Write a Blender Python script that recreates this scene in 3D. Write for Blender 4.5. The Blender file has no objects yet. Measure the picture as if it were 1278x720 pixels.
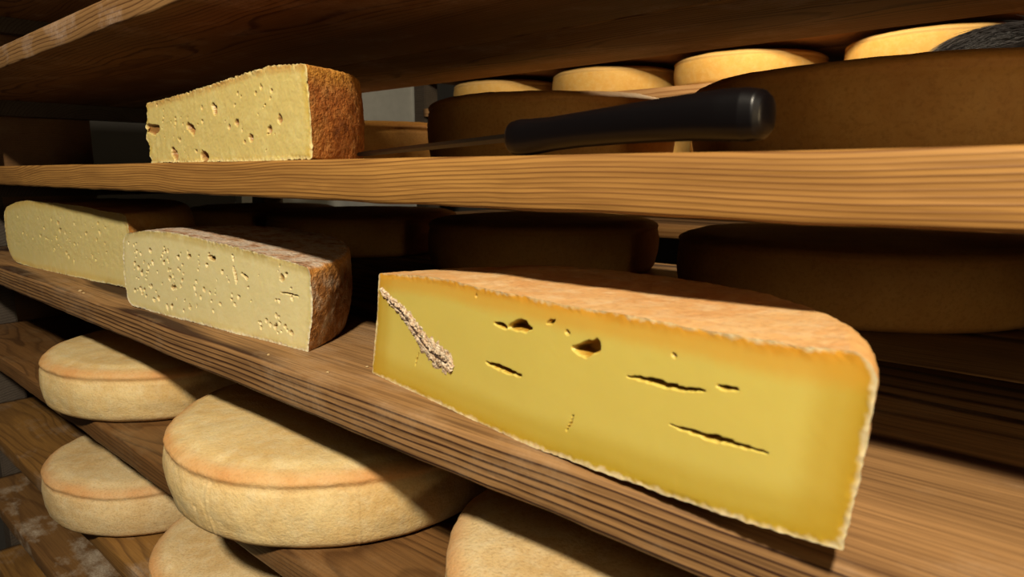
import bpy, bmesh, math, random
import numpy as np
from mathutils import Vector, noise, Matrix

sc = bpy.context.scene
COL = sc.collection
PI = math.pi

# ------------------------------------------------------------------ camera
YAW, PITCH, FPX = 0.7276, 0.168, 860.0
cam_d = bpy.data.cameras.new('camera')
cam_d.sensor_width = 36.0
cam_d.lens = 36.0 * FPX / 1278.0
cam_d.clip_start = 0.01
cam = bpy.data.objects.new('camera', cam_d)
COL.objects.link(cam)
cam.location = (0.0, -0.268, 0.1514)
cam.rotation_euler = (PI / 2 - PITCH, 0.0, YAW)
cam_d.dof.use_dof = True
cam_d.dof.focus_distance = 0.66
cam_d.dof.aperture_fstop = 14.0
sc.camera = cam

# ------------------------------------------------------------------ world, lamps, exposure
w = bpy.data.worlds.new('world')
sc.world = w
w.use_nodes = True
w.node_tree.nodes['Background'].inputs[0].default_value = (0.9, 0.8, 0.65, 1)
w.node_tree.nodes['Background'].inputs[1].default_value = 0.003

def lamp(name, kind, loc, energy, color, size, target=None):
    d = bpy.data.lights.new(name, kind)
    d.energy = energy
    d.color = color
    if kind == 'AREA':
        d.shape = 'DISK'
        d.size = size
    else:
        d.shadow_soft_size = size
    o = bpy.data.objects.new(name, d)
    COL.objects.link(o)
    o.location = loc
    if target:
        o.rotation_euler = (Vector(target) - Vector(loc)).to_track_quat('-Z', 'Y').to_euler()
    return o

lamp('cellar_lamp', 'AREA', (0.42, -1.04, 1.25), 68.0, (1.0, 0.875, 0.67), 0.13, (-0.4, 0.0, 0.0))
lamp('side_lamp', 'POINT', (0.56, -0.24, 0.20), 8.5, (1.0, 0.74, 0.40), 0.06)
lamp('aisle_lamp', 'POINT', (-0.55, 0.98, 0.64), 17.0, (1.0, 0.80, 0.48), 0.05)

sc.view_settings.view_transform = 'Standard'
sc.view_settings.look = 'None'
sc.view_settings.exposure = 0.0
sc.view_settings.gamma = 1.0
sc.view_settings.use_curve_mapping = False

# ------------------------------------------------------------------ helpers
def tag(o, label=None, cat=None, group=None, kind=None):
    if label: o['label'] = label
    if cat: o['category'] = cat
    if group: o['group'] = group
    if kind: o['kind'] = kind
    return o

def empty(name, loc=(0, 0, 0), rz=0.0):
    o = bpy.data.objects.new(name, None)
    o.empty_display_size = 0.02
    COL.objects.link(o)
    o.location = loc
    o.rotation_euler = (0, 0, rz)
    return o

def mesh_obj(name, verts, faces, mat, parent=None, loc=(0, 0, 0), smooth=True):
    me = bpy.data.meshes.new(name)
    me.from_pydata([tuple(v) for v in verts], [], [tuple(int(i) for i in f) for f in faces])
    me.update()
    if smooth:
        me.polygons.foreach_set('use_smooth', [True] * len(me.polygons))
    if mat: me.materials.append(mat)
    o = bpy.data.objects.new(name, me)
    COL.objects.link(o)
    o.location = loc
    if parent: o.parent = parent
    return o

def bm_obj(name, bm, mat, parent=None, loc=(0, 0, 0), smooth=False):
    me = bpy.data.meshes.new(name)
    bm.normal_update()
    bm.to_mesh(me)
    bm.free()
    if smooth:
        me.polygons.foreach_set('use_smooth', [True] * len(me.polygons))
    if mat: me.materials.append(mat)
    o = bpy.data.objects.new(name, me)
    COL.objects.link(o)
    o.location = loc
    if parent: o.parent = parent
    return o

def grid_faces(nu, nv, flip=False, base=0):
    f = []
    for i in range(nu - 1):
        for j in range(nv - 1):
            a = base + i * nv + j
            q = (a, a + nv, a + nv + 1, a + 1)
            f.append(q[::-1] if flip else q)
    return f

def vn(p, f, amp, seed=0.0):
    q = Vector((p[0] * f + seed, p[1] * f - seed * 1.7, p[2] * f + seed * 0.6))
    return Vector(noise.noise_vector(q)) * amp

class NT:
    """tiny node-graph writer"""
    def __init__(self, name, rough=0.6):
        self.m = bpy.data.materials.new(name)
        self.m.use_nodes = True
        self.t = self.m.node_tree
        self.b = self.t.nodes['Principled BSDF']
        self.b.inputs['Roughness'].default_value = rough
    def n(self, kind, **kw):
        x = self.t.nodes.new(kind)
        for k, v in kw.items():
            setattr(x, k, v)
        return x
    def put(self, sock, v):
        if isinstance(v, bpy.types.NodeSocket): self.t.links.new(v, sock)
        elif isinstance(v, (tuple, list)) and len(v) == 3 and sock.type == 'RGBA': sock.default_value = (*v, 1)
        else: sock.default_value = v
    def math(self, op, a, b=0.0, c=None, clamp=False):
        x = self.n('ShaderNodeMath', operation=op, use_clamp=clamp)
        self.put(x.inputs[0], a); self.put(x.inputs[1], b)
        if c is not None: self.put(x.inputs[2], c)
        return x.outputs[0]
    def vmath(self, op, a, b):
        x = self.n('ShaderNodeVectorMath', operation=op)
        self.put(x.inputs[0], a); self.put(x.inputs[1], b)
        return x.outputs[0]
    def coord(self, which='Object'):
        return self.n('ShaderNodeTexCoord').outputs[which]
    def mapping(self, v, loc=(0, 0, 0), scale=(1, 1, 1), rot=(0, 0, 0)):
        x = self.n('ShaderNodeMapping')
        self.put(x.inputs['Vector'], v)
        x.inputs['Location'].default_value = loc
        x.inputs['Scale'].default_value = scale
        x.inputs['Rotation'].default_value = rot
        return x.outputs[0]
    def noise(self, v, scale, detail=4.0, rough=0.55, out='Fac', dist=0.0):
        x = self.n('ShaderNodeTexNoise')
        self.put(x.inputs['Vector'], v)
        x.inputs['Scale'].default_value = scale
        x.inputs['Detail'].default_value = detail
        x.inputs['Roughness'].default_value = rough
        x.inputs['Distortion'].default_value = dist
        return x.outputs[out]
    def voronoi(self, v, scale, feature='F1'):
        x = self.n('ShaderNodeTexVoronoi', feature=feature)
        self.put(x.inputs['Vector'], v)
        x.inputs['Scale'].default_value = scale
        return x.outputs['Distance']
    def ramp(self, fac, stops, interp='LINEAR'):
        x = self.n('ShaderNodeValToRGB')
        r = x.color_ramp
        r.interpolation = interp
        while len(r.elements) < len(stops): r.elements.new(0.5)
        for e, (p, c) in zip(r.elements, stops):
            e.position = p
            if isinstance(c, (int, float)): c = (c, c, c)
            e.color = (*c, 1)
        self.put(x.inputs[0], fac)
        return x.outputs[0]
    def mix(self, fac, a, b, blend='MIX'):
        x = self.n('ShaderNodeMix', data_type='RGBA', blend_type=blend)
        self.put(x.inputs[0], fac); self.put(x.inputs[6], a); self.put(x.inputs[7], b)
        return x.outputs[2]
    def sep(self, v):
        x = self.n('ShaderNodeSeparateXYZ'); self.put(x.inputs[0], v); return x.outputs
    def comb(self, a, b, c):
        x = self.n('ShaderNodeCombineXYZ')
        self.put(x.inputs[0], a); self.put(x.inputs[1], b); self.put(x.inputs[2], c); return x.outputs[0]
    def attr(self, name, out='Vector'):
        return self.n('ShaderNodeAttribute', attribute_name=name).outputs[out]
    def bump(self, h, strength=0.4, dist=0.002, normal=None):
        x = self.n('ShaderNodeBump')
        self.put(x.inputs['Height'], h)
        x.inputs['Strength'].default_value = strength
        x.inputs['Distance'].default_value = dist
        if normal is not None: self.put(x.inputs['Normal'], normal)
        return x.outputs[0]
    def done(self, color=None, normal=None, rough=None, sss=0.0, sss_r=(1, .5, .2), sss_s=0.004, spec=None):
        if color is not None: self.put(self.b.inputs['Base Color'], color)
        if normal is not None: self.put(self.b.inputs['Normal'], normal)
        if rough is not None: self.put(self.b.inputs['Roughness'], rough)
        if spec is not None: self.b.inputs['Specular IOR Level'].default_value = spec
        if sss > 0:
            self.b.inputs['Subsurface Weight'].default_value = sss
            self.b.inputs['Subsurface Radius'].default_value = sss_r
            self.b.inputs['Subsurface Scale'].default_value = sss_s
        return self.m

def srgb(r, g, b):
    f = lambda c: (c / 255 / 12.92) if c / 255 <= 0.04045 else ((c / 255 + 0.055) / 1.055) ** 2.4
    return (f(r) * 0.66, f(g) * 0.66, f(b) * 0.66)     # reflectances: measured colours are brighter than the paint

# ------------------------------------------------------------------ materials
def wood(name, light, dark, pith=(0.25, -0.12), freq=170.0, warp=0.02, wscale=2.2, seed=0.0, late=0.82,
         dust=0.0, dustcol=(0.6, 0.55, 0.48), rough=0.62, contrast=1.0, fibre=0.32):
    g = NT(name, rough)
    co = g.coord()
    c0 = g.mapping(co, loc=(seed * 3.1, seed * 0.37, seed * 0.53))
    slow = g.mapping(c0, scale=(wscale, wscale * 3.0, wscale * 3.0))
    nz = g.noise(slow, 1.0, 2.0, 0.5, 'Color')
    off = g.vmath('SUBTRACT', nz, (0.5, 0.5, 0.5))
    off = g.vmath('MULTIPLY', off, (0, warp * 2, warp * 2))
    p = g.vmath('ADD', co, off)
    x, y, z = g.sep(p)[:3]
    dy = g.math('SUBTRACT', y, pith[0]); dz = g.math('SUBTRACT', z, pith[1])
    r = g.math('SQRT', g.math('ADD', g.math('MULTIPLY', dy, dy), g.math('MULTIPLY', dz, dz)))
    jit = g.noise(g.mapping(c0, scale=(5, 70, 70)), 1.0, 2.0)
    rf = g.math('ADD', g.math('MULTIPLY', r, freq), g.math('MULTIPLY', jit, 0.5))
    fr = g.math('FRACT', rf)
    ring = g.ramp(fr, [(0.0, 0.0), (late * 0.72, 0.08), (late, 0.95), (late + 0.08, 1.0), (1.0, 0.0)])
    # ring to ring variety
    var = g.noise(g.comb(g.math('FLOOR', rf), 0.0, seed), 0.71, 0.0)
    ring = g.math('MULTIPLY', ring, g.ramp(var, [(0.3, 0.45 * contrast), (0.7, 1.0 * contrast)]))
    fib = g.noise(g.mapping(c0, scale=(9, 420, 420)), 1.0, 3.0, 0.6)
    blot = g.noise(g.mapping(c0, scale=(3, 14, 14)), 1.0, 4.0, 0.6)
    col = g.mix(ring, light, dark)
    col = g.mix(g.ramp(fib, [(0.32, fibre), (0.58, 0.0)]), col, dark)
    col = g.mix(g.math('MULTIPLY', g.ramp(blot, [(0.35, 0.55), (0.65, 0.0)]), 0.6), col, (dark[0] * .9, dark[1] * .8, dark[2] * .8))
    if dust > 0:
        dn = g.noise(g.mapping(c0, scale=(10, 16, 16)), 1.0, 5.0, 0.65)
        fine = g.noise(c0, 420.0, 2.0)
        msk = g.math('MULTIPLY', g.ramp(dn, [(0.52, 0.0), (0.7, dust)]), g.ramp(fine, [(0.3, 0.35), (0.6, 1.0)]))
        col = g.mix(msk, col, dustcol)
    h = g.math('ADD', g.math('MULTIPLY', ring, 0.5), g.math('MULTIPLY', fib, 0.8))
    return g.done(col, g.bump(h, 0.35, 0.0012), spec=0.3)

def rind(name, base, second, rimcol, bloom, seed=0.0, bump=0.5, bloom_amt=0.5, rim=(0.0, 0.0), fine=260.0, speck=0.3, dark=None, sss=0.08, topcol=None):
    """rind: mottled base, whitish bloom, coloured band where attribute rim is high"""
    g = NT(name, 0.7)
    co = g.mapping(g.coord(), loc=(seed, seed * 1.3, seed * 0.7))
    n1 = g.noise(co, 14.0, 5.0, 0.62)
    n2 = g.noise(co, 70.0, 4.0, 0.62)
    n3 = g.noise(co, fine, 3.0, 0.6)
    col = g.mix(g.ramp(n1, [(0.35, 0.0), (0.65, 1.0)]), base, second)
    col = g.mix(g.ramp(n2, [(0.45, 0.0), (0.75, bloom_amt)]), col, bloom)
    if dark is not None:
        col = g.mix(g.ramp(n2, [(0.28, 0.85), (0.46, 0.0)]), col, dark)
    col = g.mix(g.math('MULTIPLY', g.attr('rim', 'Fac'), g.ramp(n1, [(0.3, 0.4), (0.6, 0.9)])), col, rimcol)
    if topcol is not None:      # crust of grey bloom on the flat top
        nz_ = g.sep(g.n('ShaderNodeNewGeometry').outputs['Normal'])[2]
        col = g.mix(g.math('MULTIPLY', g.ramp(nz_, [(0.6, 0.0), (0.9, 1.0)]), g.ramp(n2, [(0.36, 0.15), (0.55, 0.9)])), col, topcol)
    spk = g.ramp(n3, [(0.30, speck), (0.52, 0.0)])
    col = g.mix(spk, col, (second[0] * .45, second[1] * .38, second[2] * .3))
    wr = g.noise(g.mapping(co, scale=(1, 1, 1.6)), 120.0, 4.0, 0.65, dist=0.6)
    h = g.math('ADD', g.math('MULTIPLY', wr, 0.8), g.math('MULTIPLY', n3, 0.7))
    return g.done(col, g.bump(h, bump, 0.003), sss=sss, sss_s=0.003, spec=0.25)

def paste(name, core, top, bottom, side, edge, seed=0.0, wt=(0.55, 0.5, 0.5), grain=0.0, graincol=(0.9, 0.8, 0.5), rough=0.45, sss=0.25, bumps=0.15, hole_brown_shade=srgb(168, 124, 54)):
    """cut paste: core colour turning to rind-side colours near top, bottom and ends (distance in attribute 'ed')"""
    g = NT(name, rough)
    co = g.mapping(g.coord(), loc=(seed, seed, seed))
    x, y, z = g.sep(g.attr('ed'))[:3]     # 0 at the border .. 1 at 30 mm
    nn = g.noise(co, 22.0, 4.0, 0.6)
    nf = g.noise(co, 240.0, 3.0, 0.6)
    wob = g.math('MULTIPLY', g.math('SUBTRACT', nn, 0.5), 0.22)
    def near(d, wdt):
        return g.ramp(g.math('ADD', d, wob), [(0.0, 1.0), (wdt * 0.45, 0.55), (wdt, 0.0)], 'EASE')
    col = g.mix(g.ramp(nn, [(0.3, 0.0), (0.7, 0.3)]), core, tuple(c * 0.86 for c in core))
    col = g.mix(near(y, wt[1]), col, bottom)
    col = g.mix(near(z, wt[2]), col, side)
    col = g.mix(near(x, wt[0]), col, top)
    if grain > 0:
        gn = g.noise(co, 95.0, 3.0, 0.6)
        col = g.mix(g.ramp(gn, [(0.5, 0.0), (0.68, grain)]), col, graincol)
    dmin = g.math('MINIMUM', g.math('MINIMUM', y, z), g.math('ADD', x, 0.045))
    dmin = g.math('ADD', dmin, g.math('MULTIPLY', g.math('SUBTRACT', g.noise(co, 60.0, 3.0), 0.42), 0.16))
    em = g.ramp(g.math('ADD', dmin, g.math('MULTIPLY', g.math('SUBTRACT', nf, 0.5), 0.12)), [(0.035, 1.0), (0.11, 0.0)])
    col = g.mix(em, col, edge)
    col = g.mix(g.math('MULTIPLY', g.attr('hole_brown_shade', 'Fac'), 0.9), col, hole_brown_shade)  # hole interiors painted darker with depth, shade put into the colour
    h = nf
    return g.done(col, g.bump(h, bumps, 0.0006), sss=sss, sss_r=(1, .55, .2), sss_s=0.004, spec=0.35)

M = {}
M['wood_B'] = wood('honey_spruce_wood', srgb(190, 140, 72), srgb(112, 70, 30), pith=(0.05, -0.10), freq=420, warp=0.026, wscale=2.0, seed=1.7, late=0.72, contrast=1.05, fibre=0.45)
M['wood_C'] = wood('striped_larch_wood', srgb(182, 138, 88), srgb(60, 33, 17), pith=(0.08, -0.95), freq=215, warp=0.0055, wscale=2.2, seed=4.3, late=0.76, dust=0.28, dustcol=srgb(205, 180, 150), contrast=1.5, fibre=0.6)
M['wood_A'] = wood('top_shelf_wood', srgb(176, 134, 84), srgb(96, 62, 32), pith=(0.10, 0.14), freq=300, warp=0.016, wscale=2.2, seed=7.9, dust=0.6, dustcol=srgb(212, 186, 168))
M['wood_D'] = wood('worn_wet_wood', srgb(138, 98, 56), srgb(52, 30, 16), pith=(0.05, -0.10), freq=280, warp=0.02, wscale=2.4, seed=2.9, contrast=0.65, dust=0.25, dustcol=srgb(170, 145, 110), rough=0.45)
M['wood_E'] = wood('yellowed_shelf_wood', srgb(160, 116, 58), srgb(66, 40, 20), pith=(0.05, -0.08), freq=260, warp=0.016, wscale=2.4, seed=9.1, contrast=0.55, dust=0.2)
M['wood_F'] = wood('stained_shelf_wood', srgb(140, 102, 58), srgb(66, 40, 20), pith=(0.04, -0.1), freq=230, warp=0.018, seed=5.5, contrast=0.6, dust=0.9, dustcol=srgb(205, 192, 172))
M['wood_post'] = wood('grey_post_wood', srgb(92, 82, 72), srgb(56, 46, 38), freq=180, seed=3.3)
M['wood_far'] = wood('far_rack_wood', srgb(205, 160, 110), srgb(140, 92, 50), freq=150, seed=6.1)

M['rind_wheel'] = rind('ochre_wheel_rind', srgb(240, 214, 156), srgb(226, 190, 126), srgb(218, 156, 92), srgb(246, 232, 190), seed=0.2, bump=0.3, fine=420, speck=0.25)
M['rind_pale'] = rind('pale_wheel_rind', srgb(236, 210, 160), srgb(218, 184, 128), srgb(214, 154, 94), srgb(242, 228, 190), seed=1.2, bump=0.3, fine=420, speck=0.4)
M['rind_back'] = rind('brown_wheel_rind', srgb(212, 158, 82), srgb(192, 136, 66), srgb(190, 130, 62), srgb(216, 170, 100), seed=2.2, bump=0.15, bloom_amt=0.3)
M['rind_far'] = rind('golden_wheel_rind', srgb(244, 198, 112), srgb(236, 182, 92), srgb(244, 200, 128), srgb(248, 212, 144), seed=3.2, bump=0.2, speck=0.1)
M['rind_big'] = rind('peach_wedge_rind', srgb(238, 192, 130), srgb(228, 168, 104), srgb(236, 180, 108), srgb(246, 218, 172), seed=4.2, bump=0.3, bloom_amt=0.6)
M['rind_C2'] = rind('grey_brown_crusted_rind', srgb(200, 138, 72), srgb(176, 116, 60), srgb(222, 152, 70), srgb(226, 204, 176), seed=5.2, bump=0.9, bloom_amt=0.95, speck=0.5, dark=srgb(112, 70, 40), topcol=srgb(214, 196, 176))
M['rind_C1'] = rind('amber_rind', srgb(206, 150, 76), srgb(188, 122, 56), srgb(220, 168, 98), srgb(224, 186, 120), seed=6.2, bump=0.4)
M['rind_B'] = rind('rusty_pitted_rind', srgb(196, 124, 52), srgb(166, 92, 36), srgb(224, 158, 64), srgb(218, 168, 100), seed=7.2, bump=1.0, bloom_amt=0.5, speck=0.7, dark=srgb(92, 46, 18))

M['paste_big'] = paste('golden_yellow_paste', srgb(230, 208, 104), srgb(232, 164, 50), srgb(200, 166, 44), srgb(204, 164, 46), srgb(240, 218, 170), seed=0.5, wt=(0.55, 0.8, 0.9), sss=0.3, bumps=0.03, hole_brown_shade=srgb(188, 132, 34))
M['paste_C2'] = paste('pale_holed_paste', srgb(234, 220, 164), srgb(196, 172, 104), srgb(222, 204, 138), srgb(214, 198, 136), srgb(238, 226, 192), seed=1.5, wt=(0.35, 0.3, 0.25), grain=0.3, graincol=srgb(244, 234, 186), bumps=0.12)
M['paste_C1'] = paste('cream_paste', srgb(238, 220, 150), srgb(224, 190, 102), srgb(226, 194, 108), srgb(226, 190, 102), srgb(244, 230, 176), seed=2.5, wt=(0.45, 0.4, 0.4), grain=0.3, graincol=srgb(246, 234, 178), bumps=0.12)
M['paste_B'] = paste('buff_paste', srgb(230, 208, 132), srgb(206, 158, 84), srgb(226, 198, 114), srgb(224, 190, 84), srgb(240, 220, 156), seed=3.5, wt=(0.25, 0.2, 0.35), grain=0.45, graincol=srgb(244, 230, 160), bumps=0.15, hole_brown_shade=srgb(158, 104, 54))  # hole colour here: real brown mould plus painted shade

def plain(name, col, rough=0.6, metal=0.0, nscale=60, amt=0.25, bump=0.1, spec=0.5):
    g = NT(name, rough)
    n_ = g.noise(g.coord(), nscale, 4.0, 0.6)
    c = g.mix(g.ramp(n_, [(0.35, 0.0), (0.7, amt)]), col, tuple(k * 0.6 for k in col))
    g.b.inputs['Specular IOR Level'].default_value = spec
    g.b.inputs['Metallic'].default_value = metal
    return g.done(c, g.bump(n_, bump, 0.001))
M['plaster'] = plain('dark_cellar_stone', srgb(70, 66, 62), 0.85, nscale=9, bump=0.4)
M['door'] = plain('pale_grey_paint', srgb(214, 212, 204), 0.6, nscale=30)
M['concrete'] = plain('dark_floor_concrete', srgb(62, 58, 54), 0.8, nscale=12)
M['handle'] = plain('black_plastic', srgb(10, 7, 9), 0.36, nscale=300, amt=0.1, bump=0.03, spec=0.3)
M['steel'] = plain('blade_steel', srgb(110, 108, 105), 0.35, metal=1.0, nscale=200, bump=0.02)
M['hair'] = plain('dark_hair', srgb(40, 30, 27), 0.5, nscale=200)
M['skin'] = plain('skin_and_clothes', srgb(150, 110, 88), 0.6)
M['crumb'] = plain('crumb', srgb(200, 170, 120), 0.7)
g = NT('grey_pink_mould', 0.9)
co = g.coord()
a = g.noise(co, 260.0, 4.0, 0.65); b_ = g.noise(co, 700.0, 3.0, 0.6)
c = g.ramp(a, [(0.28, srgb(130, 98, 70)), (0.42, srgb(206, 172, 138)), (0.60, srgb(244, 224, 196))])
M['mould'] = g.done(c, g.bump(g.math('ADD', a, b_), 0.9, 0.002), spec=0.1)
g = NT('mould_crack', 0.9)
M['crack'] = g.done(g.ramp(g.noise(g.coord(), 400.0), [(0.3, srgb(34, 20, 14)), (0.7, srgb(86, 56, 38))]))

# ------------------------------------------------------------------ the room
def box(bm, x0, x1, y0, y1, z0, z1):
    vs = [bm.verts.new(p) for p in ((x0, y0, z0), (x1, y0, z0), (x1, y1, z0), (x0, y1, z0), (x0, y0, z1), (x1, y0, z1), (x1, y1, z1), (x0, y1, z1))]
    for f in ((0, 3, 2, 1), (4, 5, 6, 7), (0, 1, 5, 4), (1, 2, 6, 5), (2, 3, 7, 6), (3, 0, 4, 7)):
        bm.faces.new([vs[i] for i in f])

RX0, RX1, RY0, RY1, RZ0, RZ1 = -2.75, 1.9, -2.1, 2.25, -1.25, 1.35
for nm, dims, mt in (('floor', (RX0 - .1, RX1 + .1, RY0 - .1, RY1 + .1, RZ0 - .1, RZ0), 'concrete'),
                     ('ceiling', (RX0 - .1, RX1 + .1, RY0 - .1, RY1 + .1, RZ1, RZ1 + .1), 'plaster'),
                     ('wall_left', (RX0 - .1, RX0, RY0, RY1, RZ0, RZ1), 'plaster'),
                     ('wall_right', (RX1, RX1 + .1, RY0, RY1, RZ0, RZ1), 'plaster'),
                     ('wall_back', (RX0, RX1, RY1, RY1 + .1, RZ0, RZ1), 'plaster'),
                     ('wall_front', (RX0, RX1, RY0 - .1, RY0, RZ0, RZ1), 'plaster')):
    bm = bmesh.new(); box(bm, *dims)
    tag(bm_obj(nm, bm, M[mt]), kind='structure', label={'floor': 'dark concrete cellar floor', 'ceiling': 'dark stone cellar ceiling'}.get(nm, 'dark stone cellar wall'))

# ------------------------------------------------------------------ racks and shelves
RACK_L, RACK_R, RACK_D = -1.72, 0.62, 0.76

def plank_mesh(name, ln, dp, th, mat, parent, loc, seed, worn=0.0016, nx=160):
    """a board: cross-section with softened, slightly wavy arrises, swept along x"""
    r = 0.0022
    sec = [(0, r), (0, th * .33), (0, th * .66), (0, th - r), (r * .35, th - r * .35), (r, th), (dp * .25, th), (dp * .5, th), (dp * .75, th), (dp - r, th),
           (dp, th - r), (dp, r), (dp - r, 0), (dp * .5, 0), (r, 0), (r * .35, r * .35)]
    n = len(sec); V = []; F = []
    for i in range(nx + 1):
        x = ln * i / nx
        for (y, z) in sec:
            q = Vector((x * 9 + seed * 7, y * 4, z * 30))
            q2 = Vector((x * 55 + seed, y * 9, z * 40))
            e = noise.noise(q) * worn + noise.noise(q2) * worn * .35
            front = 1.0 if y <= r else 0.0
            V.append((x, y + front * e, z + (0.35 * worn * noise.noise(q) if z > th * .9 else 0.0) + (worn * .6 * noise.noise(q2 * .4) if z < r and y < .01 else 0)))
    for i in range(nx):
        for j in range(n):
            a = i * n + j; b2 = i * n + (j + 1) % n
            F.append((a, a + n, b2 + n, b2)[::-1])
    F.append(tuple(range(n))[::-1]); F.append(tuple(nx * n + k for k in range(n)))
    o = mesh_obj(name, V, F, mat, parent, loc)
    me = o.data
    me.polygons.foreach_set('use_smooth', [len(p.vertices) == 4 for p in me.polygons])
    return o

def shelf(top, th, mat, label, depths, seed, x0=RACK_L, x1=RACK_R, y0=0.0):
    e = empty('wooden_shelf', (x0, y0, top - th))
    tag(e, label, 'shelf', 'wooden shelves of the cheese rack')
    for k, (ya, yb) in enumerate(depths):
        plank_mesh('plank', x1 - x0, yb - ya, th, mat, e, (0, ya, 0), seed + k * 3.3)
    return e

full = [(0.0, 0.334), (0.337, 0.545), (0.548, 0.75)]
ZA, ZB, ZC, ZD, ZE, ZF, ZG = 0.320, 0.1599, 0.001, -0.159, -0.326, -0.486, -0.646
TH = 0.0285
shelf(ZA, TH, M['wood_A'], 'topmost wooden shelf, seen from below, its front edge crossing the upper left corner', [(0.0, 0.30), (0.303, 0.515)], 1.0)
shelf(ZB, 0.0290, M['wood_B'], 'honey coloured shelf with wavy grain carrying the knife', [(0.015, 0.334)] + full[1:], 2.0)
shelf(ZC, 0.0300, M['wood_C'], 'brown shelf with dark grain stripes under the three largest cut cheeses', full, 3.0)
shelf(ZD, 0.0270, M['wood_D'], 'worn brown shelf under the row of large whole wheels', full, 4.0)
shelf(ZE, 0.0270, M['wood_E'], 'yellowish shelf under the lower pair of whole wheels', full, 5.0)
shelf(ZF, 0.0270, M['wood_F'], 'empty shelf with a whitish stain in the lower left corner', full, 6.0)
shelf(ZG, 0.0270, M['wood_E'], 'lowest shelf just peeping in at the bottom left corner', full, 7.0)
shelf(0.480, TH, M['wood_A'], 'dark shelf above the topmost visible shelf', [(0.0, 0.30), (0.303, 0.50)], 8.0)

def rack(label, posts, zt, bars, board=None):
    e = empty('rack_frame', (posts[0][0], posts[0][1], RZ0))
    tag(e, label, 'rack')
    for (x, y) in posts:
        bm = bmesh.new(); box(bm, -0.03, 0.03, -0.03, 0.03, 0, zt - RZ0)
        bmesh.ops.bevel(bm, geom=bm.edges[:], offset=0.003, segments=2, affect='EDGES')
        bm_obj('post', bm, M['wood_post'], e, (x - posts[0][0], y - posts[0][1], 0))
    if board:
        bm = bmesh.new(); box(bm, -0.028, -0.006, board[0] - posts[0][1], board[1] - posts[0][1], 0, zt - RZ0)  # board added to keep this stretch of the left end dark
        bm_obj('added_dark_board', bm, M['wood_D'], e)
    for (x, ya, yb, z) in bars:
        bm = bmesh.new(); box(bm, -0.015, 0.015, 0, yb - ya, -0.03, -0.0005)
        bm_obj('shelf_bearer', bm, M['wood_post'], e, (x - posts[0][0], ya - posts[0][1], z - RZ0))
    return e
tops = [ZA - TH, ZB - .0290, ZC - .03, ZD - .027, ZE - .027, ZF - .027, ZG - .027, .48 - TH]
rack('grey wooden upright frame carrying the shelves at the left end',
     [(RACK_L - 0.032, 0.070), (RACK_L - 0.032, 0.70)], 0.6, [(RACK_L + 0.016, 0.03, 0.74 if i not in (0, 7) else .49, z) for i, z in enumerate(tops)], board=(0.103, 0.285))
rack('grey wooden upright frame at the right end of the near rack',
     [(RACK_R + 0.032, 0.400), (RACK_R + 0.032, 0.70)], 0.6, [(RACK_R - 0.016, 0.03, 0.74 if i not in (0, 7) else .49, z) for i, z in enumerate(tops)])

# far rack on the other side of the aisle
FY = 1.36
FZ = [0.366, 0.186, 0.006]
for k, z in enumerate(FZ + [0.485]):
    e = shelf(z, 0.028, M['wood_far'], ['far shelf beyond the aisle carrying the lit golden wheels', 'far shelf one level below the lit golden wheels',
                                    'far shelf two levels below the lit golden wheels', 'far shelf just above the lit golden wheels'][k], [(0.0, 0.25), (0.253, 0.50)], 11.0 + k, x0=-1.86, x1=0.9, y0=FY)
    e['group'] = 'shelves of the far rack'
for (xp, xb, lb) in ((-1.892, -1.845, 'pale upright frame of the far rack beside the lit golden wheels'), (0.932, 0.885, 'upright frame at the right end of the far rack')):
    rack(lb, [(xp, FY + 0.04), (xp, FY + 0.44)], 0.7, [(xb, FY + .02, FY + .48, z - .028) for z in FZ])
# pale door in the left wall at the end of the aisle
e = empty('door_1', (RX0 + 0.001, 1.18, RZ0)); tag(e, 'pale grey door at the end of the aisle', kind='structure')
bm = bmesh.new(); box(bm, 0, 0.03, 0.0, 0.86, 0, 2.05); bm_obj('door_leaf', bm, M['door'], e)
for (ya, yb, za, zb_) in ((-.07, 0, 0, 2.12), (.86, .93, 0, 2.12), (0, .86, 2.05, 2.12)):
    bm = bmesh.new(); box(bm, 0, 0.05, ya, yb, za, zb_); bm_obj('door_frame', bm, M['door'], e)

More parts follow.
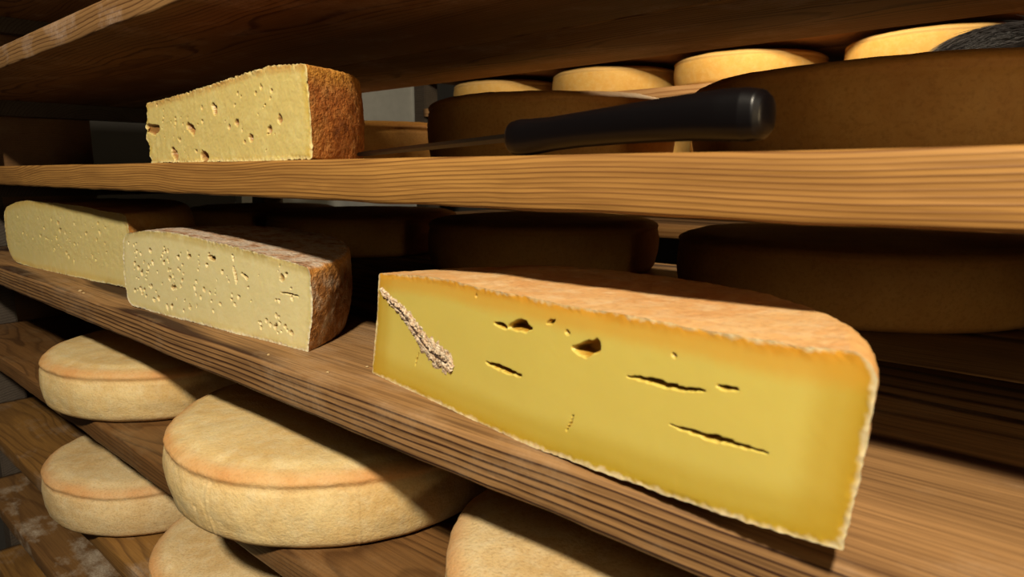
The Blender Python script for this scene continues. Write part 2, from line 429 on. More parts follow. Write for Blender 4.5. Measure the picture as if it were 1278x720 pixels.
# ------------------------------------------------------------------ whole wheels
def wheel(loc, R, H, mat, seed, label, group, seg=144, rot=0.0, crisp=1.0, dome=0.006, lump=0.0018, name='round_cheese', seams=(), pits=()):
    prof = []   # (r, z, rim weight)
    for t in np.linspace(0, 1, 18):
        r = t * (R - 0.020)
        prof.append((r, H + dome * (1 - (r / R) ** 2), 0.0))
    # shallow raised lip, then a shoulder and a slightly bellied side
    prof += [(R - 0.016, H - 0.0006, 0.1), (R - 0.012, H - 0.0012, 0.35), (R - 0.0085, H - 0.0022, 0.7), (R - 0.0048, H - 0.0042, 0.95), (R - 0.0018, H - 0.0068, 1.0),
             (R - 0.0008, H - 0.0088, 1.0), (R - 0.0013, H - 0.0106, 0.9), (R - 0.0020 * crisp, H - 0.0124, 0.7), (R - 0.0023 * crisp, H - 0.0146, 0.35)]
    for t in np.linspace(0, 1, 16):
        z = (H - 0.017) * (1 - t) + 0.014 * t
        b = math.sin(PI * (0.15 + 0.75 * t)) * 0.0045
        prof.append((R - 0.003 + b - 0.002 * t, z, 0.15 * (1 - t) ** 4))
    prof += [(R - 0.0045, 0.009, 0.15), (R - 0.008, 0.0045, 0.45), (R - 0.013, 0.0015, 0.6), (R - 0.020, 0.0003, 0.4), (R * .5, 0.0, 0), (0.0, 0.0, 0)]
    n = len(prof); V = []; W = []
    for i in range(seg):
        a = 2 * PI * i / seg + rot
        oval = 1 + 0.008 * math.sin(2 * a + seed)
        for (r, z, wgt) in prof:
            p = Vector((r * oval * math.cos(a), r * oval * math.sin(a), z))
            if z > 0.001:
                k = min(1.0, z / 0.01)
                p += vn(p, 16, lump * 1.2, seed) * k + vn(p, 55, lump * 0.5, seed) * k + vn(p, 170, lump * 0.22, seed) * k
                if r < R * .1: p.x = r * math.cos(a); p.y = r * math.sin(a)
            if 0.004 < z < H - 0.012 and r > R * .9:
                for sa in seams:
                    dd = abs((a - sa + PI) % (2 * PI) - PI) * R
                    if dd < 0.006:
                        k = 0.0007 * math.exp(-(dd / 0.0012) ** 2) - 0.0004 * math.exp(-((dd - .0025) / 0.0012) ** 2)
                        p.x += k * math.cos(a); p.y += k * math.sin(a)
                for (sa, sz, sr, sd) in pits:
                    dd = math.hypot(((a - sa + PI) % (2 * PI) - PI) * R, (z - sz)) / sr
                    if dd < 1.5:
                        k = -sd * math.exp(-(dd * 1.6) ** 2)
                        p.x += k * math.cos(a); p.y += k * math.sin(a)
            V.append(p); W.append(wgt)
    F = []
    for i in range(seg):
        for j in range(n - 1):
            a = i * n + j; b = ((i + 1) % seg) * n + j
            F.append((a, a + 1, b + 1, b))
    o = mesh_obj(name, V, F, mat, None, loc)
    bm = bmesh.new(); bm.from_mesh(o.data)
    bmesh.ops.remove_doubles(bm, verts=bm.verts[:], dist=1e-5)
    bm.to_mesh(o.data); bm.free()
    at = o.data.attributes.new('rim', 'FLOAT', 'POINT')
    # recompute the rim weight by position after welding
    rr = [(p[0], p[1], p[2]) for p in prof]
    vals = []
    for v in o.data.vertices:
        r = math.hypot(v.co.x, v.co.y); z = v.co.z
        k = min(rr, key=lambda q: (q[0] - r) ** 2 + (q[1] - z) ** 2)
        vals.append(k[2])
    at.data.foreach_set('value', vals)
    o.data.polygons.foreach_set('use_smooth', [True] * len(o.data.polygons))
    return tag(o, label, 'cheese', group)

gD = 'whole wheels on the worn brown shelf'
wheel((-1.015, 0.135, ZD), 0.167, 0.070, M['rind_wheel'], 1.1, 'ochre whole cheese wheel left of the largest wheel below the cut cheeses', gD)
wheel((-0.589, 0.130, ZD), 0.172, 0.071, M['rind_wheel'], 2.3, 'largest ochre whole wheel with a vertical seam, in front under the striped shelf', gD, seg=640, seams=(-2.28, -1.32, -0.55), pits=((-1.42, 0.030, .0022, .0025), (-1.38, 0.026, .0014, .0015)))
wheel((-0.190, 0.132, ZD), 0.170, 0.071, M['rind_pale'], 3.6, 'whole wheel cut off by the bottom edge below the big golden wedge', gD)
gE = 'whole wheels on the yellowish shelf'
wheel((-1.050, 0.128, ZE), 0.163, 0.072, M['rind_pale'], 4.7, 'pale whole wheel with a scratched side on the yellowish lower shelf', gE)
wheel((-0.675, 0.135, ZE), 0.168, 0.072, M['rind_pale'], 5.2, 'whole wheel cut off by the bottom edge under the largest ochre wheel', gE)

gC = 'brown wheels in shadow at the back of the striped shelf'
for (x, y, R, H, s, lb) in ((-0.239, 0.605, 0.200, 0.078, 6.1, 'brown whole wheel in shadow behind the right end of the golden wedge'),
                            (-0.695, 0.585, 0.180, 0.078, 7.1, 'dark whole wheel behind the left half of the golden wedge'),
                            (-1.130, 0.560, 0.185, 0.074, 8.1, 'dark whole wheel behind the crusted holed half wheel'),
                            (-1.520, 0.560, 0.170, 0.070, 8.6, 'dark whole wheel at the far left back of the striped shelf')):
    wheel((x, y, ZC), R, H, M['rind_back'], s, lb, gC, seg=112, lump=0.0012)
gB = 'brown wheels at the back of the honey coloured shelf'
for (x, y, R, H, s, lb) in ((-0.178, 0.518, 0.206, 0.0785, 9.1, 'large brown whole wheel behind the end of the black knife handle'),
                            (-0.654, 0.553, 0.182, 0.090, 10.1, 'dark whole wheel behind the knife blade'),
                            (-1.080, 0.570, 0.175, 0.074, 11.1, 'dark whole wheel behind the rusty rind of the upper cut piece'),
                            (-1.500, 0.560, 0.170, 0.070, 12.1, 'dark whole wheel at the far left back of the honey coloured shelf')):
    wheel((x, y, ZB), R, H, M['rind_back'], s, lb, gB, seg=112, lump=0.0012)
gF = 'lit golden wheels on the far rack'
for k, (x, lb) in enumerate(((-1.645, 'leftmost lit golden wheel on the far rack beside the pale post'), (-1.210, 'second lit golden wheel from the pale far post'),
                             (-0.795, 'third lit golden wheel from the pale far post'), (-0.355, 'lit golden wheel partly covered by dark hair'), (0.08, 'lit golden wheel hidden behind the dark hair'))):
    wheel((x, FY + 0.21, FZ[0]), 0.195, 0.076, M['rind_far'], 20 + k, lb, gF, seg=96, lump=0.0012)
gF2 = 'golden wheels on the lower far shelf'
for k, x in enumerate((-1.60, -1.16, -0.74, -0.31)):
    wheel((x, FY + 0.21, FZ[1]), 0.19, 0.074, M['rind_far'], 30 + k, ('leftmost', 'second', 'third', 'rightmost')[k] + ' golden whole wheel on the far shelf below the lit golden wheels', gF2, seg=64, lump=0.001)

# ------------------------------------------------------------------ cut pieces
def smooth_interp(pts):
    xs = np.array([p[0] for p in pts]); zs = np.array([p[1] for p in pts])
    m = np.gradient(zs, xs) if len(xs) > 2 else np.full(len(xs), (zs[-1] - zs[0]) / (xs[-1] - xs[0]))
    def f(x):
        x = min(max(x, xs[0]), xs[-1])
        i = int(min(max(np.searchsorted(xs, x) - 1, 0), len(xs) - 2))
        h = xs[i + 1] - xs[i]; t = (x - xs[i]) / h
        return float((2*t**3 - 3*t**2 + 1) * zs[i] + (t**3 - 2*t**2 + t) * h * m[i] + (-2*t**3 + 3*t**2) * zs[i+1] + (t**3 - t**2) * h * m[i+1])
    return f

def end_profile(h, rb, rt, bulge, lean, nside):
    """(inset, z) from bottom to top for a piece of height h"""
    out = []
    for k in range(6):
        a = PI / 2 * k / 6
        out.append((rb * (1 - math.sin(a)), rb * (1 - math.cos(a))))
    for k in range(nside):
        t = k / (nside - 1)
        out.append((0.0, rb + (h - rb - rt) * t))
    for k in range(1, 7):
        a = PI / 2 * k / 6
        out.append((rt * (1 - math.cos(a)), h - rt * (1 - math.sin(a))))
    return [(o - bulge * math.sin(PI * z / h) + lean * z / h, z) for o, z in out]

def cut_piece(name, label, group, L, R, z0, zb, zt, rind_mat, paste_mat, endL, endR, depth=None, tilt=17.0, power=2.0, holes=(), seed=0.0,
              amp=0.0012, crumble=0.0006, nx=420, nside=110, texture=0.0003, rough_left=0.0, skew=0.0):
    L = Vector((*L, z0)); R = Vector((*R, z0))
    d = R - L; ln = d.length; ang = math.atan2(d.y, d.x)
    root = empty(name, L, ang)
    tag(root, label, 'cheese', group)
    fb = smooth_interp(zb); ft = smooth_interp(zt)
    nq = nside + 12
    def jitter(p):
        p = Vector(p)
        q = p + vn(p, 22, amp, seed) + vn(p, 90, amp * .5, seed) + vn(p, 330, crumble, seed)
        if rough_left > 0 and p.x < 0.03:
            k = max(0.0, 1 - max(p.x, 0) / 0.03)
            q += Vector((vn(p, 70, rough_left, seed + 3).x + vn(p, 220, rough_left * .5, seed + 5).x, 0, 0)) * k
        q.z = max(q.z, 0.0)
        return q
    # ---- cut face
    V = np.zeros((nx + 1, nq, 3)); ED = np.zeros((nx + 1, nq, 3))
    for i in range(nx + 1):
        s = i / nx; xs = s * ln
        b = fb(xs); h = ft(xs) - b
        pl = end_profile(h, *endL, nside); pr = end_profile(h, *endR, nside)
        for j in range(nq):
            zl = pl[j][1] * (1 - s) + pr[j][1] * s
            x = pl[j][0] * (1 - s) + (ln - pr[j][0]) * s
            V[i, j] = (x, 0, b + zl)
            side = min(x - pl[j][0], ln - pr[j][0] - x)
            ED[i, j] = (h - zl, zl, max(side, 0))
    flat = V.reshape(-1, 3)
    X = flat[:, 0]; Z = flat[:, 2]
    dep = np.zeros(len(flat)); lipn = np.array([noise.noise(Vector((x * 350 + seed, z * 350, seed))) for x, z in zip(X, Z)])
    for hl in holes:
        path, wd, dp = hl                      # path [(x,z,w)], or a dot
        best = np.full(len(flat), 9.0)
        for (a, b2) in zip(path[:-1], path[1:]):
            ax, az, aw = a; bx, bz, bw = b2
            vx, vz = bx - ax, bz - az
            L2 = max(vx * vx + vz * vz, 1e-12)
            t = np.clip(((X - ax) * vx + (Z - az) * vz) / L2, 0, 1)
            dist = np.hypot(X - ax - t * vx, Z - az - t * vz) / np.maximum((aw + (bw - aw) * t) * wd, 1e-5)
            best = np.minimum(best, dist)
        best = best + lipn * 0.28
        dep = np.maximum(dep, dp * np.clip((1.12 - best) / 0.42, 0, 1))
    edm = ED.reshape(-1, 3).min(1)
    mask = np.clip(edm / 0.004, 0, 1)
    P = []
    for k in range(len(flat)):
        p = Vector(flat[k])
        q = jitter(p)
        m_ = mask[k]
        q.y *= 1 - 0.97 * m_
        q.y += dep[k] * min(1, m_ * 2) + (noise.noise(Vector((p.x * 150 + seed, seed, p.z * 150))) + .6 * noise.noise(Vector((p.x * 420, seed, p.z * 420)))) * texture * m_
        P.append(q)
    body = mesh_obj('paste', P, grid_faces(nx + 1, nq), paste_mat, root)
    at = body.data.attributes.new('hole_brown_shade', 'FLOAT', 'POINT')
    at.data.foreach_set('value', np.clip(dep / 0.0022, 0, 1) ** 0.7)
    at = body.data.attributes.new('ed', 'FLOAT_VECTOR', 'POINT')
    at.data.foreach_set('vector', np.clip(ED.reshape(-1, 3) / 0.03, 0, 1).ravel())
    # ---- rind: side wall, top and bottom
    nt, nw, ns2 = 120, 22, 24
    nq2 = ns2 + 12
    RV = []; RF = []; RW = []
    ringT = []; ringB = []
    for i in range(nt + 1):
        th = PI * i / nt
        c, s_ = math.cos(th), math.sin(th)
        e = 2.0 / power
        if depth is None:      # circular segment: the cut runs beside the centre of the wheel
            tl = math.radians(tilt); Rr = ln / 2 / math.cos(tl); a_ = tl + (PI - 2 * tl) * i / nt
            cx = ln / 2 + Rr * math.cos(a_); cy = Rr * (math.sin(a_) - math.sin(tl))
            nrm = Vector((math.cos(a_), math.sin(a_), 0))
            if i in (0, nt): nrm = Vector((math.copysign(1, c), 0, 0))
            else: nrm = (nrm + Vector((math.copysign(1, c), 0, 0)) * max(0, 1 - min(i, nt - i) / 6)).normalized()
        else:
            cx = ln / 2 + ln / 2 * math.copysign(abs(c) ** e, c); cy = depth * abs(s_) ** e
            nrm = Vector((math.copysign(abs(c) ** (2 - e), c) / (ln / 2), abs(s_) ** (2 - e) / depth, 0)); nrm.normalize()
        sx = cx
        b = fb(sx); h = ft(sx) - b
        t = i / nt
        pl = end_profile(h, *endL, ns2); pr = end_profile(h, *endR, ns2)
        for j in range(nq2):
            o = pr[j][0] * (1 - t) + pl[j][0] * t; z = pr[j][1] * (1 - t) + pl[j][1] * t
            p = Vector((cx + skew * cy, cy, b + z)) - nrm * o
            RV.append(jitter(p)); RW.append(max(0, 1 - abs(h - z - 0.004) / 0.012))
        ringT.append((Vector((cx + skew * cy, cy, b + h)) - nrm * (pr[-1][0] * (1 - t) + pl[-1][0] * t), sx))
        ringB.append((Vector((cx + skew * cy, cy, b)) - nrm * (pr[0][0] * (1 - t) + pl[0][0] * t), sx))
    RF += grid_faces(nt + 1, nq2, True)
    for ring, sgn in ((ringT, 1), (ringB, -1)):
        base = len(RV)
        for (p, sx) in ring:
            s = sx / ln
            b = fb(sx); h = ft(sx) - b
            pl = end_profile(h, *endL, 2); pr = end_profile(h, *endR, 2)
            k = -1 if sgn > 0 else 0
            f0 = Vector((pl[k][0] * (1 - s) + (ln - pr[k][0]) * s, 0, b + h if sgn > 0 else b))
            for wI in range(nw + 1):
                q = f0.lerp(p, wI / nw)
                if sgn > 0:
                    q.z += 0.0
                RV.append(jitter(q)); RW.append(0.4 if wI > nw - 2 else 0.0)
        RF += grid_faces(nt + 1, nw + 1, sgn > 0, base)
    ro = mesh_obj('rind', RV, RF, rind_mat, root)
    at = ro.data.attributes.new('rim', 'FLOAT', 'POINT'); at.data.foreach_set('value', RW)
    bm = bmesh.new(); bm.from_mesh(ro.data)
    bmesh.ops.remove_doubles(bm, verts=bm.verts[:], dist=2e-5)
    bmesh.ops.recalc_face_normals(bm, faces=bm.faces[:])
    bm.to_mesh(ro.data); bm.free()
    return root

rnd = random.Random(5)
def dot(x, z, r, dp): return ([(x, z, r), (x + r * .3, z - r * .2, r)], 1.0, dp)

# the big golden half wheel
holesA = [([(0.1528, .0649, .0008), (0.158, .0648, .0016), (0.163, .0639, .0012)], 1, .006),
          ([(0.166, .0648, .0015), (0.174, .0672, .0038), (0.180, .0672, .0034), (0.185, .0676, .0008)], 1, .010),
          ([(0.1971, .0722, .0007), (0.2000, .0737, .0016), (0.2026, .0748, .0007)], 1, .005),
          dot(0.2122, .0706, .0014, .005),
          ([(0.217, .0632, .0016), (0.224, .0634, .0042), (0.2315, .0672, .0040)], 1, .010),
          ([(0.1441, .0397, .0006), (0.155, .0398, .0019), (0.166, .0392, .0019), (0.176, .0390, .0006)], 1, .009),
          ([(0.2527, .0567, .0004), (0.262, .0575, .0011), (0.270, .0580, .0020), (0.276, .0578, .0012), (0.281, .0583, .0014), (0.2951, .0606, .0004)], 1, .012),
          ([(0.3008, .0643, .0006), (0.306, .0648, .0012), (0.310, .0650, .0005)], 1, .007),
          ([(0.2788, .0406, .0003), (0.288, .0408, .0009), (0.300, .0412, .0016), (0.308, .0420, .0013), (0.3248, .0428, .0003)], 1, .012),
          dot(0.2781, .0724, .0012, .002),
          ([(0.2172, .0279, .0004), (0.2155, .0231, .0007), (0.2126, .0179, .0003)], 1, .003),
          dot(0.1344, .0782, .0008, .004),
          ([(0.068, .0291, .0005), (0.0655, .024, .0008), (0.0633, .0197, .0003)], 1, .003)]
holesA = [(p, 0.78, d) for p, w_, d in holesA]
big = cut_piece('cheese_half_wheel', 'large golden yellow half wheel with slits, peach rind and a mouldy crack, nearest the camera', 'cut cheeses on the shelves',
                (-0.415, 0.038), (-0.063, -0.0178), ZC,
                [(0, 0.0), (0.096, -0.0005), (0.172, -0.0002), (0.229, .003), (0.290, .0078), (0.3275, .0118), (0.357, .0155)],
                [(0, 0.078), (0.02, .0795), (0.078, .0835), (0.139, .0838), (0.2055, .084), (0.26, .0855), (0.301, .0865), (0.335, .088), (0.357, .0895)],
                M['rind_big'], M['paste_big'], (0.001, 0.002, -0.001, 0.016), (0.0015, 0.011, 0.001, -0.007), tilt=19, holes=holesA, seed=0.37,
                amp=0.0007, crumble=0.0005, nx=560, nside=140, texture=0.00004)

def mould_strip(parent):
    path = [(0.0194, .0672, .0016), (0.0306, .0612, .0030), (0.0459, .0561, .0036), (0.0585, .0500, .0050), (0.0665, .0444, .0052), (0.0763, .038, .0062), (0.0907, .0328, .0078), (0.1045, .0300, .0066), (0.1098, .0275, .0022)]
    P = np.array(path)
    cum = np.r_[0, np.cumsum(np.hypot(np.diff(P[:, 0]), np.diff(P[:, 1])))]
    n, m = 200, 36
    V = []; F = []
    for i in range(n):
        t = cum[-1] * i / (n - 1)
        x, z, wd = (np.interp(t, cum, P[:, k]) for k in range(3))
        x2, z2 = (np.interp(min(t + .001, cum[-1]), cum, P[:, k]) for k in range(2)); x1, z1 = (np.interp(max(t - .001, 0), cum, P[:, k]) for k in range(2))
        tx, tz = x2 - x1, z2 - z1; l = math.hypot(tx, tz); nxn, nzn = -tz / l, tx / l
        for j in range(m):
            u = -1 + 2 * j / (m - 1)
            edge = 1.35 + 0.6 * noise.noise(Vector((t * 260, math.copysign(3.0, u), 1.0))) + 0.3 * noise.noise(Vector((t * 700, math.copysign(5.0, u), 2.0)))
            px = x + nxn * u * wd * edge; pz = z + nzn * u * wd * edge
            q = Vector((px * 420, pz * 420, 4.2))
            hgt = (1 - u * u) * (0.0022 + 0.0016 * noise.noise(q) + 0.0012 * noise.noise(q * 2.3)) - 0.0006
            crack = 0.0026 * math.exp(-((u - 0.15 * math.sin(t * 240)) / 0.13) ** 2) * (0.6 + 0.6 * noise.noise(Vector((t * 300, 9, 1))))
            V.append((px, -hgt + max(crack, 0), pz))
    o = mesh_obj('mould', V, grid_faces(n, m, True), M['mould'], parent)
    o['label'] = 'greyish pink mouldy crack running down the cut face'
    bm = bmesh.new(); bm.from_mesh(o.data); bmesh.ops.recalc_face_normals(bm, faces=bm.faces[:]); bm.to_mesh(o.data); bm.free()
    # dark split inside the mould
    V = []; n = 90
    for i in range(n):
        t = cum[-1] * (0.12 + 0.8 * i / (n - 1))
        x, z = (np.interp(t, cum, P[:, k]) for k in range(2))
        wd = 0.0006 * max(0.0, 0.4 + 1.6 * noise.noise(Vector((t * 240, 2, 2)))) + 0.00008
        ox = 0.0009 * noise.noise(Vector((t * 260, 7, 1)))
        V += [(x + ox - wd * .7, -0.0016, z - wd * .7), (x + ox + wd * .7, -0.0016, z + wd * .7), (x + ox + wd * .7, 0.001, z + wd * .7), (x + ox - wd * .7, 0.001, z - wd * .7)]
    F = []
    for i in range(n - 1):
        for k in range(4):
            F.append((i * 4 + k, i * 4 + (k + 1) % 4, i * 4 + 4 + (k + 1) % 4, i * 4 + 4 + k))
    mesh_obj('split', V, F, M['crack'], o)
mould_strip(big)

# crusted half wheel with many small holes
holesB = [([(0.2240, .0640, .0010), (0.2255, .0597, .0021), (0.2273, .0524, .0018), (0.2265, .049, .0006)], 1, .008),
          ([(0.182, .0700, .0022), (0.1905, .0688, .0020)], 1, .007), dot(0.2985, .0613, .0030, .007),
          ([(0.237, .0592, .0012), (0.2455, .0558, .0016)], 1, .006), ([(0.297, .0478, .0003), (0.31, .0472, .0006), (0.322, .0462, .0003)], 1, .003)]
for k in range(125):
    x = rnd.uniform(0.012, 0.32); z = rnd.uniform(0.010, 0.074)
    if rnd.random() < .35: x = rnd.uniform(0.02, 0.17)
    r = rnd.choice((.0007, .0009, .0011, .0014, .0018)) * (1.3 if x < .17 else 1.0)
    holesB.append(([(x, z, r), (x + r * rnd.uniform(-.8, 1.2), z + r * rnd.uniform(-1, 1), r * .7)], 1.0, r * rnd.uniform(2.2, 4.0)))
for k in range(7):
    x = 0.264 + k * .0075 + rnd.uniform(-.002, .002)
    holesB.append(dot(x, rnd.uniform(.011, .022), rnd.uniform(.0014, .002), .004))
c2 = cut_piece('cheese_half_wheel', 'pale half wheel with many small holes and a grey-brown crusted rind', 'cut cheeses on the shelves',
               (-0.834, 0.016), (-0.505, 0.039), ZC,
               [(0, .0008), (0.07, 0), (0.2258, 0), (0.33, 0)], [(0, .083), (0.03, .0875), (0.087, .0895), (0.18, .0855), (0.274, .079), (0.33, .073)],
               M['rind_C2'], M['paste_C2'], (0.012, 0.010, 0.006, 0.004), (0.002, 0.005, 0.004, -0.010), tilt=16, holes=holesB, seed=1.91, amp=0.0012, crumble=0.0008,
               nx=520, nside=120, texture=0.00012)

# cream half wheel at the left end
holesC = []
for k in range(60):
    x = rnd.gauss(0.24, 0.09); z = rnd.uniform(0.02, 0.085); r = rnd.choice((.0008, .001, .0013, .0017))
    holesC.append(([(x, z, r), (x + r * rnd.uniform(-.8, 1.2), z + r * rnd.uniform(-1.6, 1.6), r * .7)], 1.0, r * rnd.uniform(1.5, 3.0)))
holesC += [dot(.222, .077, .003, .004), dot(.226, .066, .0028, .004), dot(.242, .034, .0024, .004), dot(.25, .029, .0025, .004)]
cut_piece('cheese_half_wheel', 'smooth cream half wheel with bulging sides at the left end of the striped shelf', 'cut cheeses on the shelves',
          (-1.392, 0.030), (-0.945, 0.060), ZC,
          [(0, .003), (0.06, 0), (0.3, 0), (0.448, .002)], [(0, .093), (0.05, .1015), (0.17, .1055), (0.30, .104), (0.448, .097)],
          M['rind_C1'], M['paste_C1'], (0.030, 0.012, 0.010, 0.002), (0.020, 0.012, 0.008, 0.0), tilt=16, holes=holesC, seed=2.77, amp=0.0012, crumble=0.0006,
          nx=380, nside=90, texture=0.0003)

# broken wedge on the shelf above
holesD = [([(.150, .049, .002), (.1535, .0445, .0042)], 1, .008), ([(.098, .034, .003), (.108, .029, .004)], 1, .005), ([(.060, .010, .004), (.066, .006, .0045)], 1, .006),
          ([(.124, .006, .0045), (.131, .004, .004)], 1, .012), ([(.003, .036, .003), (.018, .033, .005), (.028, .034, .003)], 1, .003), dot(.262, .032, .003, .006), dot(.236, .057, .0016, .005),
          dot(.127, .037, .0013, .004), dot(.214, .019, .003, .004), dot(.178, .029, .002, .003), dot(.192, .032, .0028, .003), dot(.245, .025, .003, .003), dot(.19, .046, .0012, .003), dot(.07, .038, .0018, .003)]
for k in range(40):
    x = rnd.uniform(0.02, 0.27); z = rnd.uniform(0.006, 0.058); r = rnd.choice((.0007, .001, .0014))
    holesD.append(dot(x, z, r, r * 1.4))
cut_piece('cheese_wedge', 'buff broken wedge with a rusty pitted rind on the honey coloured shelf', 'cut cheeses on the shelves',
          (-0.756, 0.022), (-0.4535, 0.0185), ZB,
          [(0, 0.0), (0.15, 0), (0.3, 0)], [(0, .0590), (0.10, .063), (0.20, .0685), (0.26, .0710), (0.303, .0690)],
          M['rind_B'], M['paste_B'], (0.001, 0.002, 0.003, 0.002), (0.002, 0.004, 0.003, 0.0), depth=0.105, power=3.4, holes=holesD, seed=3.13, amp=0.0013, crumble=0.0009,
          nx=440, nside=110, texture=0.00022, rough_left=0.012, skew=-0.35)

# ------------------------------------------------------------------ cheese knife
def tube_rings(path, ring_fn, n=28):
    V = []; F = []
    m = len(path)
    for i, (c, ax, ry, rz, pw) in enumerate(path):
        for k in range(n):
            a = 2 * PI * k / n
            ca, sa = math.cos(a), math.sin(a)
            e = 2 / pw
            V.append((c[0], c[1] + ry * math.copysign(abs(ca) ** e, ca), c[2] + rz * math.copysign(abs(sa) ** e, sa)))
    for i in range(m - 1):
        for k in range(n):
            F.append((i * n + k, i * n + (k + 1) % n, (i + 1) * n + (k + 1) % n, (i + 1) * n + k))
    F.append(tuple(range(n))[::-1]); F.append(tuple((m - 1) * n + k for k in range(n)))
    return V, F

kx0, kx1, ky0, ky1 = -0.283, -0.1205, 0.050, 0.036
kang = math.atan2(ky1 - ky0, kx1 - kx0)
knife = empty('cheese_knife', (kx0, ky0, ZB), kang)
tag(knife, 'knife with a thick black plastic handle lying on the honey coloured shelf', 'knife')
kl = math.hypot(kx1 - kx0, ky1 - ky0)
prof = [(0.0, .0115, .004, .0040), (0.001, .0115, .0075, .0078), (0.004, .0114, .0095, .0098), (0.010, .0114, .0102, .0107), (0.020, .0117, .0098, .0102), (0.035, .0127, .0094, .0094), (0.055, .0140, .0096, .0094),
        (0.080, .0152, .0102, .0098), (0.105, .0162, .0108, .0104), (0.125, .0168, .0113, .0110), (0.142, .0168, .0116, .0117), (0.153, .0164, .0112, .0118), (0.159, .0162, .0100, .0108), (kl - .001, .0160, .0072, .0080), (kl, .0160, .003, .004)]
xs = np.linspace(0, 1, 90)
pp = []
pa = np.array(prof)
for t in list(np.linspace(0, .008, 14)) + list(np.linspace(.01, kl - .014, 60)) + list(np.linspace(kl - .0125, kl, 22)):
    cz, ry, rz = (np.interp(t, pa[:, 0], pa[:, k]) for k in (1, 2, 3))
    pp.append(((t, 0, max(cz, rz + 0.0003)), 0, ry, rz, 2.6))
V, F = tube_rings(pp, None)
hnd = mesh_obj('handle', V, F, M['handle'], knife)
hnd['label'] = 'black plastic handle'
# blade: tapered wedge section, edge toward the camera side down
V = []; nb = 40
for i in range(nb + 1):
    t = i / nb
    x = 0.004 - 0.205 * t
    zc = 0.0120 * (1 - t) + 0.0052 * t
    hb = 0.0026 * (1 - 0.25 * t) if t < .9 else 0.0026 * .77 * max(0.06, math.sqrt(max(0, 1 - ((t - .9) / .1) ** 2)))
    tw = 0.0009 * (1 - .5 * t)
    yb = 0.0 + 0.012 * t
    V += [(x, yb - tw, zc + hb), (x, yb + tw, zc + hb), (x, yb + tw * .8, zc), (x, yb, zc - hb), (x, yb - tw * .8, zc)]
F = []
for i in range(nb):
    for k in range(5):
        F.append((i * 5 + k, i * 5 + (k + 1) % 5, i * 5 + 5 + (k + 1) % 5, i * 5 + 5 + k))
F += [(0, 1, 2, 3, 4)[::-1], tuple(nb * 5 + k for k in range(5))]
bl = mesh_obj('blade', V, F, M['steel'], knife, smooth=False)
bl['label'] = 'thin steel blade'
bm = bmesh.new(); bm.from_mesh(bl.data); bmesh.ops.recalc_face_normals(bm, faces=bm.faces[:]); bm.to_mesh(bl.data); bm.free()

# ------------------------------------------------------------------ crumbs on the striped shelf
for k, (x, y, s) in enumerate(((-0.985, 0.012, .0026), (-0.965, 0.010, .0018), (-0.52, 0.012, .0014), (-0.44, 0.016, .0013), (-0.43, 0.045, .0012))):
    bm = bmesh.new(); bmesh.ops.create_icosphere(bm, subdivisions=2, radius=s)
    for v in bm.verts:
        v.co += vn(v.co, 500, s * .5, k * 3.1); v.co.z = max(v.co.z * .6, -s * .35)
    o = bm_obj('cheese_crumb', bm, M['crumb'], None, (x, y, ZC + s * .35), True)
    tag(o, 'tiny pale crumb lying on the front of the striped shelf', 'crumb', 'crumbs on the striped shelf')

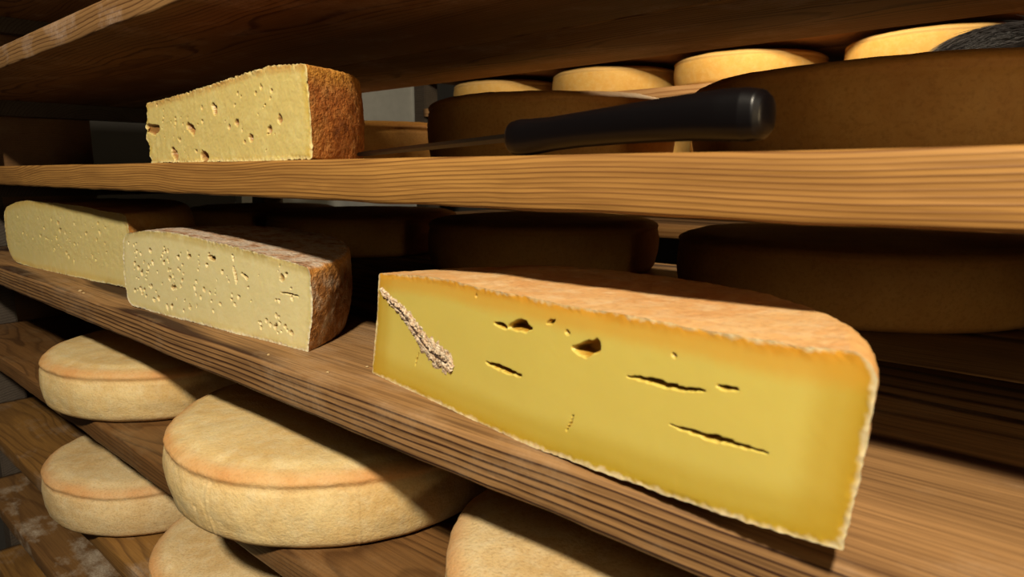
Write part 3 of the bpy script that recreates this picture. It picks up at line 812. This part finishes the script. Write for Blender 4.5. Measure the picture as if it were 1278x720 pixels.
# ------------------------------------------------------------------ person in the aisle (only the hair shows)
def person(px, py):
    root = empty('person', (px, py, RZ0))
    tag(root, 'person with dark tousled hair standing in the aisle behind the brown wheels', 'person')
    H = 0.375 - RZ0
    J = {'pel': (0, 0, .52 * H, .105), 'waist': (0, 0, .60 * H, .10), 'chest': (0, 0, .72 * H, .115), 'neckb': (0, 0, .815 * H, .055), 'neck': (0, .005, .85 * H, .048), 'head': (0, .01, .90 * H, .072), 'crown': (0, .005, .955 * H, .075)}
    E_ = [('pel', 'waist'), ('waist', 'chest'), ('chest', 'neckb'), ('neckb', 'neck'), ('neck', 'head'), ('head', 'crown')]
    for s, t in ((-1, 'l'), (1, 'r')):
        J.update({'hip' + t: (s * .085, 0, .49 * H, .085), 'knee' + t: (s * .09, .01, .27 * H, .055), 'ank' + t: (s * .09, -.01, .035 * H, .036), 'toe' + t: (s * .10, .12, .018 * H, .024),
                  'sh' + t: (s * .16, 0, .79 * H, .055), 'el' + t: (s * .20, .02, .62 * H, .040), 'wr' + t: (s * .20, .12, .52 * H, .028), 'pm' + t: (s * .20, .17, .50 * H, .026), 'fi' + t: (s * .20, .24, .485 * H, .014)})
        E_ += [('pel', 'hip' + t), ('hip' + t, 'knee' + t), ('knee' + t, 'ank' + t), ('ank' + t, 'toe' + t), ('chest', 'sh' + t), ('sh' + t, 'el' + t), ('el' + t, 'wr' + t), ('wr' + t, 'pm' + t), ('pm' + t, 'fi' + t)]
    names = list(J)
    me = bpy.data.meshes.new('body')
    me.from_pydata([J[n][:3] for n in names], [(names.index(a), names.index(b)) for a, b in E_], [])
    o = bpy.data.objects.new('body', me); COL.objects.link(o); o.parent = root
    md = o.modifiers.new('skin', 'SKIN'); md.use_smooth_shade = True
    for i, n in enumerate(names):
        me.skin_vertices[0].data[i].radius = (J[n][3], J[n][3] * .85)
        me.skin_vertices[0].data[i].use_root = (i == 0)
    o.modifiers.new('sub', 'SUBSURF').levels = 2
    o.modifiers['sub'].render_levels = 2
    me.materials.append(M['skin'])
    # hair: a tousled cap of many separate locks
    r_ = random.Random(3)
    V = []; F = []
    hc = Vector((0, .005, .945 * H))
    ax = Vector((.125, .105, .085))
    nu, nv = 28, 12
    for i in range(nu):
        for j in range(nv):
            a = 2 * PI * i / nu; ph = PI * .62 * j / (nv - 1)
            V.append(hc + Vector((ax.x * .93 * math.sin(ph) * math.cos(a), ax.y * .93 * math.sin(ph) * math.sin(a), ax.z * .93 * math.cos(ph))))
    for i in range(nu):
        for j in range(nv - 1):
            F.append((i * nv + j, ((i + 1) % nu) * nv + j, ((i + 1) % nu) * nv + j + 1, i * nv + j + 1)[::-1])
    for k in range(4500):
        a = r_.uniform(0, 2 * PI); ph = math.acos(r_.uniform(-.05, 1))
        n_ = Vector((math.sin(ph) * math.cos(a), math.sin(ph) * math.sin(a), math.cos(ph)))
        p = hc + Vector((ax.x * n_.x, ax.y * n_.y, ax.z * n_.z)) * r_.uniform(.88, .98)
        comb = Vector((-1.0, -.15 + .5 * math.sin(a), .05 + .25 * noise.noise(p * 40)))
        dr = (comb - n_ * comb.dot(n_) * .85 + Vector((r_.uniform(-1, 1), r_.uniform(-1, 1), r_.uniform(-.6, .8))) * .22).normalized()
        side = dr.cross(n_).normalized() * r_.uniform(.0004, .0009)
        up = dr.cross(side).normalized() * side.length
        ln = r_.uniform(.03, .06); b = len(V)
        for s in range(5):
            t = s / 4; k2 = 1 - .85 * t
            c = p + dr * ln * t + Vector((0, 0, -.012 * t * t)) + n_ * .002
            V += [c + side * k2, c - side * .5 * k2 + up * k2, c - side * .5 * k2 - up * k2]
        for s in range(4):
            for q in range(3):
                F.append((b + s * 3 + q, b + s * 3 + (q + 1) % 3, b + s * 3 + 3 + (q + 1) % 3, b + s * 3 + 3 + q))
    h = mesh_obj('hair', V, F, M['hair'], root)
    h['label'] = 'dark tousled hair'
person(-0.165, 1.04)
